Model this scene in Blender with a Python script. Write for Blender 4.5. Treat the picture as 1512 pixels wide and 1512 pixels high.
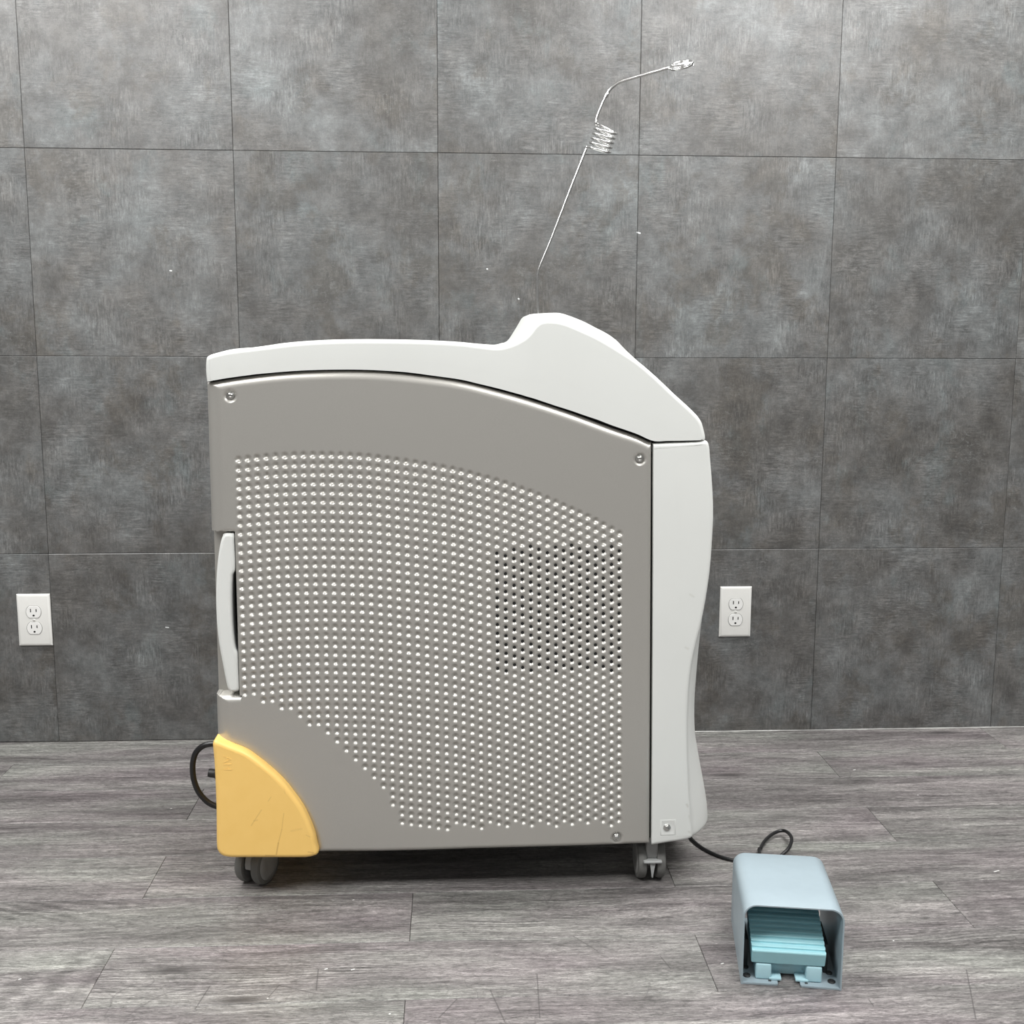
import bpy, bmesh, math, random
import numpy as np
from mathutils import Vector, Matrix
random.seed(7); rng = np.random.default_rng(7)
for o in list(bpy.data.objects): bpy.data.objects.remove(o)
scene = bpy.context.scene
C = scene.collection
PI = math.pi

# ------------------------------------------------------------------ camera
FPX, PITCH, YAW, ROLL = 1645.49, 0.149072, 0.052793, 0.003132
CAM = np.array([0.945917, -2.612559, 0.944503])
def cam_axes():
    cp, sp, cy, sy = math.cos(PITCH), math.sin(PITCH), math.cos(YAW), math.sin(YAW)
    f = np.array([sy*cp, cy*cp, -sp]); r = np.array([cy, -sy, 0.]); u = np.cross(r, f)
    cr, sr = math.cos(ROLL), math.sin(ROLL)
    return cr*r+sr*u, -sr*r+cr*u, f
AX_R, AX_U, AX_F = cam_axes()
cam = bpy.data.cameras.new('camera'); cam.sensor_width = 36; cam.lens = FPX/1512*36
cam.clip_start = 0.05
camo = bpy.data.objects.new('camera', cam); C.objects.link(camo)
M = Matrix([[AX_R[i], AX_U[i], -AX_F[i], CAM[i]] for i in range(3)] + [[0, 0, 0, 1]])
camo.matrix_world = M
scene.camera = camo

# ------------------------------------------------------------------ world, lights, exposure
w = bpy.data.worlds.new('world'); scene.world = w; w.use_nodes = True
w.node_tree.nodes['Background'].inputs[0].default_value = (0.9, 0.95, 1, 1)
w.node_tree.nodes['Background'].inputs[1].default_value = 0.15
def area(name, loc, sx, sy, power, rot=(0, 0, 0), col=(1, 0.995, 0.985)):
    l = bpy.data.lights.new(name, 'AREA'); l.shape = 'RECTANGLE'; l.size = sx; l.size_y = sy
    l.energy = power; l.color = col
    o = bpy.data.objects.new(name, l); C.objects.link(o); o.location = loc; o.rotation_euler = rot
    return o
area('ceiling_lamp', (-0.40, -2.2, 2.42), 1.3, 0.6, 30)
area('ceiling_lamp', (2.10, -2.2, 2.42), 1.3, 0.6, 30)
area('ceiling_lamp', (-0.2, -0.66, 2.42), 1.3, 0.2, 19)
area('ceiling_lamp', (2.0, -0.66, 2.42), 1.3, 0.2, 19)
area('ceiling_lamp', (0.9, -4.2, 2.42), 2.4, 0.6, 8)
scene.view_settings.view_transform = 'Standard'; scene.view_settings.look = 'None'
scene.view_settings.gamma = 1; scene.view_settings.use_curve_mapping = False
scene.view_settings.exposure = 1.03

# ------------------------------------------------------------------ helpers
def at(x, y, Y):
    """point of the photo (1512 frame) on the plane at depth Y -> world x, z"""
    d = AX_F*FPX + AX_R*(x-756) - AX_U*(y-756)
    t = (Y-CAM[1])/d[1]; p = CAM+t*d
    return (float(p[0]), float(p[2]))
def at3(x, y, Y):
    p = at(x, y, Y); return Vector((p[0], Y, p[1]))
def atf(x, y, z=0):
    d = AX_F*FPX + AX_R*(x-756) - AX_U*(y-756)
    t = (z-CAM[2])/d[2]; p = CAM+t*d
    return Vector((float(p[0]), float(p[1]), z))

def mesh_obj(name, verts, faces, mat, parent=None, smooth=True, angle=40, mats=None, midx=None):
    me = bpy.data.meshes.new(name); me.from_pydata([tuple(v) for v in verts], [], faces)
    return finish(name, me, mat, parent, smooth, angle, mats, midx)
def finish(name, me, mat, parent=None, smooth=True, angle=40, mats=None, midx=None):
    if mats:
        for m in mats: me.materials.append(m)
        me.polygons.foreach_set('material_index', midx)
    else: me.materials.append(mat)
    if smooth:
        me.polygons.foreach_set('use_smooth', [True]*len(me.polygons))
        if angle: me.set_sharp_from_angle(angle=math.radians(angle))
    me.update()
    o = bpy.data.objects.new(name, me); C.objects.link(o)
    if parent is not None: o.parent = parent; o.matrix_parent_inverse = parent_inv(parent)
    return o
def parent_inv(p):
    m = p.matrix_basis.copy(); q = p.parent
    while q is not None:
        m = q.matrix_basis @ q.matrix_parent_inverse @ m if False else m; q = None
    return world_of(p).inverted()
def world_of(p):
    if p.parent is None: return p.matrix_basis.copy()
    return world_of(p.parent) @ p.matrix_parent_inverse @ p.matrix_basis
def bm_obj(name, bm, mat, parent=None, smooth=True, angle=40):
    me = bpy.data.meshes.new(name); bmesh.ops.recalc_face_normals(bm, faces=bm.faces); bm.to_mesh(me); bm.free()
    return finish(name, me, mat, parent, smooth, angle)
def thing(name, label, cat, loc=(0, 0, 0), rotz=0, group=None):
    o = bpy.data.objects.new(name, None); C.objects.link(o); o.location = loc; o.rotation_euler = (0, 0, rotz)
    o.empty_display_size = 0.05
    o['label'] = label; o['category'] = cat
    if group: o['group'] = group
    o.matrix_basis = Matrix.Translation(loc) @ Matrix.Rotation(rotz, 4, 'Z')
    return o
def box_bm(bm, lo, hi, bevel=0, seg=2):
    r = bmesh.ops.create_cube(bm, size=1)
    vs = r['verts']
    for v in vs:
        v.co = Vector([(lo[i]+hi[i])/2+v.co[i]*(hi[i]-lo[i]) for i in range(3)])
    if bevel:
        es = list({e for v in vs for e in v.link_edges})
        bmesh.ops.bevel(bm, geom=es, offset=bevel, segments=seg, affect='EDGES', profile=0.5)
def box(name, lo, hi, mat, parent=None, bevel=0, seg=2):
    bm = bmesh.new(); box_bm(bm, lo, hi, bevel, seg); return bm_obj(name, bm, mat, parent)
def smooth_path(pts, n=8):
    """catmull-rom"""
    pts = [Vector(p) for p in pts]; out = []
    P = [pts[0]*2-pts[1]]+pts+[pts[-1]*2-pts[-2]]
    for i in range(1, len(P)-2):
        for k in range(n):
            t = k/n; a, b, c, d = P[i-1], P[i], P[i+1], P[i+2]
            out.append(0.5*((2*b)+(c-a)*t+(2*a-5*b+4*c-d)*t*t+(3*b-a-3*c+d)*t**3))
    out.append(pts[-1]); return out
def tube_geo(pts, r, seg=12, cap=True):
    pts = [Vector(p) for p in pts]; n = len(pts); rs = r if isinstance(r, (list, tuple)) else [r]*n
    verts = []; faces = []
    t0 = (pts[1]-pts[0]).normalized(); up = Vector((0, 1, 0)) if abs(t0.y) < .9 else Vector((1, 0, 0))
    u = t0.cross(up).normalized()
    for i, p in enumerate(pts):
        t = (pts[min(i+1, n-1)]-pts[max(i-1, 0)]).normalized()
        u = (u-t*u.dot(t)).normalized(); v = t.cross(u)
        for k in range(seg):
            a = 2*PI*k/seg; verts.append(p+(u*math.cos(a)+v*math.sin(a))*rs[i])
    for i in range(n-1):
        for k in range(seg):
            k2 = (k+1) % seg; faces.append((i*seg+k, i*seg+k2, (i+1)*seg+k2, (i+1)*seg+k))
    if cap:
        faces.append(tuple(range(seg-1, -1, -1))); faces.append(tuple((n-1)*seg+k for k in range(seg)))
    return verts, faces
def tube(name, pts, r, mat, parent=None, seg=12):
    v, f = tube_geo(pts, r, seg); return mesh_obj(name, v, f, mat, parent, angle=60)
def lathe(name, prof, axis_o, axis_d, mat, parent=None, seg=32, mats=None, midf=None):
    """prof: list of (radius, distance along axis)"""
    o = Vector(axis_o); d = Vector(axis_d).normalized()
    up = Vector((0, 0, 1)) if abs(d.z) < .9 else Vector((1, 0, 0)); u = d.cross(up).normalized(); v = d.cross(u)
    verts = []; faces = []
    for (r, h) in prof:
        for k in range(seg):
            a = 2*PI*k/seg; verts.append(o+d*h+(u*math.cos(a)+v*math.sin(a))*max(r, 1e-5))
    for i in range(len(prof)-1):
        for k in range(seg):
            k2 = (k+1) % seg; faces.append((i*seg+k, i*seg+k2, (i+1)*seg+k2, (i+1)*seg+k))
    me = bpy.data.meshes.new(name); bm = bmesh.new()
    bv = [bm.verts.new(p) for p in verts]
    for f in faces: bm.faces.new([bv[i] for i in f])
    bmesh.ops.remove_doubles(bm, verts=bm.verts, dist=2e-5)
    return bm_obj(name, bm, mat, parent, angle=35)
def resample(pts, n):
    P = np.array(pts, float); s = np.r_[0, np.cumsum(np.linalg.norm(np.diff(P, axis=0), axis=1))]
    t = np.linspace(0, s[-1], n); return np.stack([np.interp(t, s, P[:, k]) for k in range(P.shape[1])], 1)
def smooth_curve(pts, n, k=6):
    v = smooth_path([(p[0], 0, p[1]) for p in pts], k); return resample([(p.x, p.z) for p in v], n)
def inset(poly, r):
    """move closed polygon inward by r (CCW or CW handled)"""
    P = np.array(poly); A = np.sum(P[:, 0]*np.roll(P[:, 1], -1)-np.roll(P[:, 0], -1)*P[:, 1])
    T = np.roll(P, -1, 0)-np.roll(P, 1, 0); T /= np.linalg.norm(T, axis=1)[:, None]+1e-12
    N = np.stack([-T[:, 1], T[:, 0]], 1)*(1 if A > 0 else -1)
    Q = P+N*r
    if abs(r) < 1e-6: return Q
    ok = np.ones(len(P), bool); A2 = P; B2_ = np.roll(P, -1, 0); d = B2_-A2; L = (d*d).sum(1)+1e-15
    for i, q in enumerate(Q):
        h = np.clip(((q-A2)*d).sum(1)/L, 0, 1); ok[i] = np.sqrt((((A2+d*h[:, None])-q)**2).sum(1).min()) > r*0.97
    if ok.all() or ok.sum() < 4: return Q
    n = len(P); good = np.where(ok)[0]
    for i in np.where(~ok)[0]:
        a = good[good < i].max() if (good < i).any() else good.max()-n; b = good[good > i].min() if (good > i).any() else good.min()+n
        t = (i-a)/(b-a); Q[i] = Q[a % n]*(1-t)+Q[b % n]*t
    return Q
def slab(name, poly, y0, y1, r, mat, parent=None, seg=5, angle=35, round_back=True, fan=0):
    """closed outline (x,z) given real thickness y0 (near) .. y1 with rounded rims"""
    P = np.array(poly); n = len(P); rings = []
    for k in range(seg+1):
        a = PI/2*k/seg; Q = inset(P, r*(1-math.sin(a))); rings.append((Q, y0+r*(1-math.cos(a))))
    if round_back:
        for k in range(seg+1):
            a = PI/2*(1-k/seg); Q = inset(P, r*(1-math.sin(a))); rings.append((Q, y1-r*(1-math.cos(a))))
    else: rings.append((P, y1))
    verts = []; faces = []
    for Q, y in rings: verts += [(q[0], y, q[1]) for q in Q]
    for i in range(len(rings)-1):
        for k in range(n):
            k2 = (k+1) % n; faces.append((i*n+k, (i+1)*n+k, (i+1)*n+k2, i*n+k2))
    if fan:
        q = len(verts); verts += [(float(P[:, 0].mean())-fan, y0, float(P[:, 1].mean())-fan), (float(P[:, 0].mean())-fan, y1, float(P[:, 1].mean())-fan)]; m0 = (len(rings)-1)*n
        for k in range(n): faces.append(((k+1) % n, k, q)); faces.append((m0+k, m0+(k+1) % n, q+1))
    else:
        faces.append(tuple(range(n))); faces.append(tuple((len(rings)-1)*n+k for k in range(n-1, -1, -1)))
    bm = bmesh.new(); bv = [bm.verts.new(v) for v in verts]
    for f in faces:
        try: bm.faces.new([bv[i] for i in f])
        except ValueError: pass
    o = bm_obj(name, bm, mat, parent, angle=angle)
    for p in o.data.polygons:
        if abs(p.normal.y) > 0.9995: p.use_smooth = False
    return o

# ------------------------------------------------------------------ materials
class NT:
    def __init__(s, name):
        s.m = bpy.data.materials.new(name); s.m.use_nodes = True; s.t = s.m.node_tree; s.n = s.t.nodes; s.l = s.t.links
        s.b = s.n['Principled BSDF']
    def node(s, typ, **kw):
        x = s.n.new(typ)
        for k, v in kw.items(): setattr(x, k, v)
        return x
    def put(s, sock, v):
        if hasattr(v, 'default_value') or isinstance(v, bpy.types.NodeSocket): s.l.new(v, sock)
        else: sock.default_value = v
    def math(s, op, a, b=None, c=None, clamp=False):
        x = s.node('ShaderNodeMath', operation=op, use_clamp=clamp); s.put(x.inputs[0], a)
        if b is not None: s.put(x.inputs[1], b)
        if c is not None: s.put(x.inputs[2], c)
        return x.outputs[0]
    def vmath(s, op, a, b=None, out=0):
        x = s.node('ShaderNodeVectorMath', operation=op); s.put(x.inputs[0], a)
        if b is not None: s.put(x.inputs[1], b)
        return x.outputs[out]
    def mapping(s, v, scale=(1, 1, 1), loc=(0, 0, 0), rot=(0, 0, 0)):
        x = s.node('ShaderNodeMapping'); s.put(x.inputs[0], v); s.put(x.inputs['Scale'], scale); s.put(x.inputs['Location'], loc); s.put(x.inputs['Rotation'], rot)
        return x.outputs[0]
    def noise(s, v, scale, detail=4, rough=0.5, dist=0):
        x = s.node('ShaderNodeTexNoise'); s.put(x.inputs['Vector'], v); x.inputs['Scale'].default_value = scale
        x.inputs['Detail'].default_value = detail; x.inputs['Roughness'].default_value = rough; x.inputs['Distortion'].default_value = dist
        return x.outputs[0]
    def ramp(s, f, stops, interp='LINEAR'):
        x = s.node('ShaderNodeValToRGB'); s.put(x.inputs[0], f); e = x.color_ramp; e.interpolation = interp
        while len(e.elements) < len(stops): e.elements.new(0.5)
        for el, (p, c) in zip(e.elements, stops):
            el.position = p; el.color = (c, c, c, 1) if isinstance(c, (int, float)) else (*c, 1)
        return x.outputs[0]
    def mix(s, f, a, b, mode='MIX'):
        x = s.node('ShaderNodeMix', data_type='RGBA', blend_type=mode); s.put(x.inputs[0], f)
        for sock, v in ((x.inputs[6], a), (x.inputs[7], b)):
            if isinstance(v, tuple) and len(v) == 3: v = (*v, 1)
            s.put(sock, v)
        return x.outputs[2]
    def bump(s, h, strength, dist=0.001):
        x = s.node('ShaderNodeBump'); s.put(x.inputs['Height'], h); x.inputs['Strength'].default_value = strength; x.inputs['Distance'].default_value = dist
        s.l.new(x.outputs[0], s.b.inputs['Normal'])
    def obj(s): return s.node('ShaderNodeTexCoord').outputs['Object']
    def seg_mask(s, pos, a, b, wdt):
        """1 on a thin stroke from a to b (3d points)"""
        A = Vector(a); B = Vector(b); d = B-A; L2 = d.length_squared
        pa = s.vmath('SUBTRACT', pos, tuple(A)); h = s.math('DIVIDE', s.vmath('DOT_PRODUCT', pa, tuple(d), out=1), L2, clamp=True)
        sc = s.node('ShaderNodeVectorMath', operation='SCALE'); sc.inputs[0].default_value = tuple(d); s.l.new(h, sc.inputs['Scale'])
        ds = s.vmath('LENGTH', s.vmath('SUBTRACT', pa, sc.outputs[0]), out=1)
        return s.math('SUBTRACT', 1, s.math('DIVIDE', ds, wdt), clamp=True)
def plain(name, col, rough=0.5, metal=0, var=0.04, scale=60, bump=0.0, spec=0.5):
    t = NT(name); p = t.obj(); n = t.noise(p, scale, 3)
    c = t.ramp(n, [(0.3, tuple(max(0, k*(1-var)) for k in col)), (0.7, tuple(min(1, k*(1+var)) for k in col))])
    t.l.new(c, t.b.inputs['Base Color']); t.b.inputs['Roughness'].default_value = rough; t.b.inputs['Metallic'].default_value = metal
    t.b.inputs['Specular IOR Level'].default_value = spec
    if bump: t.bump(t.noise(p, scale*6, 2), bump, 0.0005)
    return t.m

def mat_wall():
    t = NT('wall_tile'); p = t.obj(); at_ = t.node('ShaderNodeAttribute', attribute_name='tile'); rnd = at_.outputs['Color']
    off = t.vmath('MULTIPLY', rnd, (37., 0., 53.)); v = t.vmath('ADD', p, off)
    flat = t.vmath('MULTIPLY', v, (1, 0, 1))
    big = t.noise(flat, 3.6, 8, 0.68, 0.15)
    mid = t.noise(t.mapping(flat, (1, 1, 1), (4, 0, 2)), 16, 10, 0.80, 0.05)
    base = t.ramp(big, [(0.36, (0.086, 0.082, 0.077)), (0.46, (0.112, 0.110, 0.107)), (0.55, (0.128, 0.131, 0.131)), (0.66, (0.152, 0.162, 0.164))])
    blue = t.noise(t.mapping(flat, (1.3, 1, 0.9), (11, 0, 7)), 6, 8, 0.68, 0.2)
    base = t.mix(t.ramp(blue, [(0.56, 0.0), (0.66, 0.45)]), base, (0.132, 0.158, 0.162))
    brown = t.noise(t.mapping(flat, (1.2, 1, 1.0), (21, 0, 17)), 5, 9, 0.72, 0.2)
    base = t.mix(t.ramp(brown, [(0.53, 0.0), (0.60, 0.6)]), base, (0.088, 0.080, 0.070))
    base = t.mix(0.9, base, t.ramp(mid, [(0.36, 0.55), (0.5, 0.98), (0.64, 1.5)]), 'MULTIPLY')
    hs = t.noise(t.mapping(flat, (34, 1, 240)), 1, 5, 0.75, 0.5)
    vs = t.noise(t.mapping(flat, (240, 1, 34)), 1, 5, 0.75, 0.5)
    sel = t.ramp(t.noise(flat, 9, 3), [(0.45, 0.0), (0.55, 1.0)])
    st = t.mix(sel, hs, vs)
    amt = t.ramp(t.noise(t.mapping(flat, (1, 1, 1), (8, 0, 1)), 7, 4, 0.6), [(0.38, 0.15), (0.62, 0.9)])
    base = t.mix(amt, base, t.ramp(st, [(0.34, 0.50), (0.5, 1.0), (0.66, 1.7)]), 'MULTIPLY')
    fine = t.noise(t.mapping(flat, (1, 1, 1)), 330, 4, 0.75)
    base = t.mix(0.6, base, t.ramp(fine, [(0.3, 0.72), (0.7, 1.28)]), 'MULTIPLY')
    # pale rubbed flecks
    fl = t.noise(t.mapping(flat, (75, 1, 130)), 1, 6, 0.85, 1.0)
    zone = t.ramp(t.noise(t.mapping(flat, (1, 1, 1), (3, 0, 9)), 8, 7, 0.75), [(0.48, 0.0), (0.58, 1.0)])
    fm = t.math('MULTIPLY', t.ramp(fl, [(0.52, 0.0), (0.66, 0.7)]), zone)
    base = t.mix(fm, base, (0.23, 0.235, 0.23))
    # per tile tone
    sx = t.node('ShaderNodeSeparateColor'); t.l.new(rnd, sx.inputs[0])
    tone = t.math('MULTIPLY_ADD', sx.outputs[1], 0.16, 0.93)
    cmb = t.node('ShaderNodeCombineColor'); [t.l.new(tone, cmb.inputs[i]) for i in range(3)]
    base = t.mix(1.0, base, cmb.outputs[0], 'MULTIPLY')
    base = t.mix(1.0, base, (1.0, 1.005, 0.995), 'MULTIPLY')
    # small chips down to the white backing
    for (x, y, a, b) in [(251, 399.5, 2.0, .2), (941, 343, 4, 1.2), (765.5, 441, .8, .4), (245, 926, 4, .3), (719, 397, .8, .2)]:
        A = at3(x, y, -0.001); B = at3(x+a, y+b, -0.001)
        base = t.mix(t.math('MULTIPLY', t.seg_mask(p, A, B, 0.0022), 2.2, clamp=True), base, (0.8, 0.82, 0.82))
    t.l.new(base, t.b.inputs['Base Color'])
    t.l.new(t.ramp(mid, [(0.3, 0.44), (0.7, 0.34)]), t.b.inputs['Roughness']); t.b.inputs['Specular IOR Level'].default_value = 0.9
    t.bump(t.mix(0.5, st, fine), 0.35, 0.0008)
    return t.m

FK = 1.17
def mat_floor():
    t = NT('floor_planks'); p = t.obj(); rnd = t.node('ShaderNodeAttribute', attribute_name='plank').outputs['Color']
    v = t.vmath('ADD', p, t.vmath('MULTIPLY', rnd, (31., 17., 0.)))
    v = t.vmath('MULTIPLY', v, (1, 1, 0))
    warp = t.noise(t.mapping(v, (2.5, 9, 1)), 1, 3, 0.5)
    wv = t.node('ShaderNodeCombineXYZ'); t.l.new(t.math('MULTIPLY', warp, 0.035), wv.inputs[1]); vw = t.vmath('ADD', v, wv.outputs[0])
    board = t.noise(t.mapping(vw, (1.8, 16, 1)), 1, 7, 0.66, 0.4)
    grain = t.noise(t.mapping(vw, (11, 130, 1)), 1, 8, 0.76, 0.6)
    fine = t.noise(t.mapping(vw, (70, 480, 1)), 1, 6, 0.85, 0.9)
    base = t.ramp(board, [(0.32, (0.095, 0.088, 0.089)), (0.45, (0.145, 0.138, 0.138)), (0.56, (0.195, 0.190, 0.186)), (0.70, (0.27, 0.265, 0.256))])
    base = t.mix(0.95, base, t.ramp(grain, [(0.30, 0.42), (0.48, 0.95), (0.68, 1.65)]), 'MULTIPLY')
    base = t.mix(0.9, base, t.ramp(fine, [(0.36, 0.26), (0.5, 1.0), (0.64, 1.95)]), 'MULTIPLY')
    # cathedral figure in some boards
    wave = t.node('ShaderNodeTexWave', wave_type='RINGS', rings_direction='Z'); t.l.new(t.mapping(vw, (1.4, 11, 1)), wave.inputs['Vector'])
    wave.inputs['Scale'].default_value = 4.5; wave.inputs['Distortion'].default_value = 5; wave.inputs['Detail'].default_value = 3; wave.inputs['Detail Scale'].default_value = 1.2
    cz = t.ramp(t.noise(t.mapping(v, (1.4, 6, 1), (5, 5, 0)), 1, 2), [(0.5, 0.0), (0.64, 1.0)])
    base = t.mix(t.math('MULTIPLY', cz, 0.75), base, t.mix(1.0, base, t.ramp(wave.outputs[1], [(0.0, 0.66), (0.6, 1.0), (1.0, 1.25)]), 'MULTIPLY'))
    # knots
    vo = t.node('ShaderNodeTexVoronoi'); t.l.new(t.mapping(vw, (2.6, 9, 1)), vo.inputs['Vector']); vo.inputs['Scale'].default_value = 1
    base = t.mix(t.ramp(vo.outputs['Distance'], [(0.03, 0.85), (0.15, 0.0)]), base, (0.05, 0.047, 0.047))
    # slight warm / cool drift
    hue = t.noise(t.mapping(v, (2, 7, 1), (9, 1, 0)), 1, 2)
    base = t.mix(1.0, base, t.ramp(hue, [(0.35, (1.035, 0.985, 1.01)), (0.65, (0.97, 1.015, 0.97))]), 'MULTIPLY')
    sx = t.node('ShaderNodeSeparateColor'); t.l.new(rnd, sx.inputs[0]); tone = t.math('MULTIPLY_ADD', sx.outputs[2], 0.26, 0.87)
    cmb = t.node('ShaderNodeCombineColor'); [t.l.new(tone, cmb.inputs[i]) for i in range(3)]
    base = t.mix(1.0, base, cmb.outputs[0], 'MULTIPLY')
    base = t.mix(1.0, base, (FK, FK*0.985, FK*0.975), 'MULTIPLY')
    # hairline scuffs
    sc = t.noise(t.mapping(p, (5, 5, 0), rot=(0, 0, 0.6)), 1, 2, 0.4, 1.5)
    ln = t.ramp(t.math('ABSOLUTE', t.math('SUBTRACT', sc, 0.5)), [(0.0, 0.5), (0.004, 0.0)])
    zz = t.ramp(t.noise(p, 2.3, 2), [(0.5, 0.0), (0.58, 1.0)])
    base = t.mix(t.math('MULTIPLY', ln, zz), base, (0.07, 0.065, 0.065))
    S = [((394, 1475), (412, 1455)), ((412, 1455), (470, 1468)), ((470, 1431), (467, 1462)), ((793, 1439), (797, 1503)), ((846, 1382), (882, 1404)), ((724, 1462), (746, 1510)),
         ((1427, 1432), (1441, 1505)), ((975, 1412), (990, 1430)), ((648, 1503), (675, 1475)), ((310, 1456), (288, 1490)), ((1295, 1450), (1303, 1456)), ((1283, 1476), (1290, 1486))]
    for a, b in S:
        base = t.mix(t.math('MULTIPLY', t.seg_mask(p, atf(*a), atf(*b), 0.0016), 0.8), base, (0.06, 0.055, 0.055))
    for (x, y, k) in [(521, 1329, 1.5), (519, 1432, 4), (480, 1431, 3), (1355, 1174, .6), (1319, 1389, .6), (28, 1446, 2.5), (252, 1194, 1.5), (1065, 1423, 3), (395, 1474, .6), (1260, 1137, 3), (575, 1497, 1), (1468, 1287, 7), (1142, 1400, .5)]:
        base = t.mix(t.math('MULTIPLY', t.seg_mask(p, atf(x, y), atf(x+k, y-k*.25), 0.0015), 1.4, clamp=True), base, (0.78, 0.78, 0.76))
    t.l.new(base, t.b.inputs['Base Color'])
    t.l.new(t.ramp(grain, [(0.3, 0.52), (0.7, 0.40)]), t.b.inputs['Roughness']); t.b.inputs['Specular IOR Level'].default_value = 0.4
    t.bump(t.mix(0.5, grain, fine), 0.3, 0.0008)
    return t.m

M_wall = mat_wall(); M_floor = mat_floor()
M_dark = plain('dark_gap', (0.012, 0.012, 0.012), 0.9)
M_plaster = plain('white_plaster', (0.72, 0.72, 0.70), 0.8)
M_paint = plain('grey_wall_paint', (0.28, 0.28, 0.28), 0.7)
M_caulk = plain('pale_caulk', (0.55, 0.55, 0.53), 0.7, var=0.3, scale=20)
def mat_panel():
    t = NT('taupe_metallic_paint'); p = t.obj(); n = t.noise(p, 900, 2)
    c = t.ramp(n, [(0.3, (0.455, 0.443, 0.412)), (0.7, (0.480, 0.468, 0.436))])
    for a, b in [((938, 1131), (936, 1155)), ((905, 1226), (935, 1224))]:
        c = t.mix(t.math('MULTIPLY', t.seg_mask(p, at3(*a, -.80), at3(*b, -.80), 0.0013), 0.25), c, (0.16, 0.15, 0.14))
    t.l.new(c, t.b.inputs['Base Color']); t.b.inputs['Metallic'].default_value = 0.5; t.b.inputs['Roughness'].default_value = 0.37
    return t.m
M_panel = mat_panel()
def mat_white():
    t = NT('white_plastic'); p = t.obj(); n = t.noise(p, 5, 3)
    c = t.ramp(n, [(0.3, (0.69, 0.705, 0.68)), (0.7, (0.72, 0.735, 0.71))])
    z = NT  # scuffs near the lower front corner
    for a, b, k in [((1014, 1188), (1016, 1191), .35), ((1018, 1205), (1023, 1222), .3), ((1022, 1214), (1026, 1216), .4), ((1017, 1228), (1026, 1233), .25), ((1038, 1186), (1039, 1205), .3), ((1019, 878), (1024, 881), .2), ((1012, 956), (1016, 958), .2)]:
        c = t.mix(t.math('MULTIPLY', t.seg_mask(p, at3(*a, -.799), at3(*b, -.799), 0.003), k), c, (0.33, 0.31, 0.24))
    t.l.new(c, t.b.inputs['Base Color']); t.b.inputs['Roughness'].default_value = 0.38
    t.bump(t.noise(p, 1400, 2), 0.08, 0.0003)
    return t.m
M_white = mat_white()
YY_ = -.816
def mat_yellow():
    t = NT('yellow_plastic'); p = t.obj(); n = t.noise(p, 25, 4, 0.6)
    c = t.ramp(n, [(0.3, (0.93, 0.60, 0.175)), (0.7, (0.96, 0.63, 0.195))])
    Z = YY_
    br = (0.42, 0.22, 0.06)
    for a, b, k, wd in [((419, 1201), (416, 1225), .35, .0011), ((416, 1225), (411, 1245), .4, .0013), ((411, 1245), (408, 1262), .6, .0018), ((386, 1196), (371, 1219), .35, .0013), ((400, 1177), (396, 1183), .3, .0012),
                        ((452, 1233), (458, 1236), .3, .0012), ((392, 1263), (406, 1264), .5, .0016), ((380, 1211), (375, 1212), .25, .002), ((455, 1258), (463, 1259), .5, .0015), ((430, 1227), (445, 1224), .15, .003), ((418, 1158), (421, 1172), .15, .0015)]:
        c = t.mix(t.math('MULTIPLY', t.seg_mask(p, at3(*a, Z), at3(*b, Z), wd), k), c, br)
    t.l.new(c, t.b.inputs['Base Color']); t.b.inputs['Roughness'].default_value = 0.42
    t.bump(t.noise(p, 900, 2), 0.06, 0.0003)
    return t.m
M_yellow = mat_yellow()
M_chrome = plain('polished_steel', (0.78, 0.78, 0.77), 0.24, 1.0, 0.02)
M_steel = plain('screw_steel', (0.6, 0.6, 0.58), 0.28, 1.0, 0.05)
M_rubber = plain('grey_rubber', (0.14, 0.14, 0.133), 0.62)
M_cast = plain('grey_nylon', (0.28, 0.28, 0.273), 0.45)
M_brake = plain('pale_grey_nylon', (0.34, 0.35, 0.345), 0.4)
M_cord = plain('black_cord', (0.012, 0.012, 0.013), 0.33)
M_hood = plain('pale_blue_enamel', (0.30, 0.368, 0.405), 0.40, 0.0, 0.02, bump=0.03)
M_cyan = plain('cyan_plastic', (0.36, 0.66, 0.72), 0.42, 0.0, 0.02)
M_cyan2 = plain('cyan_plastic_base', (0.40, 0.62, 0.68), 0.45, 0.0, 0.02)
M_black = plain('black_rubber_and_shade', (0.02, 0.02, 0.02), 0.5)  # also blackens the grip pocket in place of its deep shade
M_outlet = plain('outlet_ivory', (0.80, 0.80, 0.77), 0.32, 0, 0.01)
M_outlet2 = plain('outlet_face_white', (0.86, 0.86, 0.84), 0.3, 0, 0.01)

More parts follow.
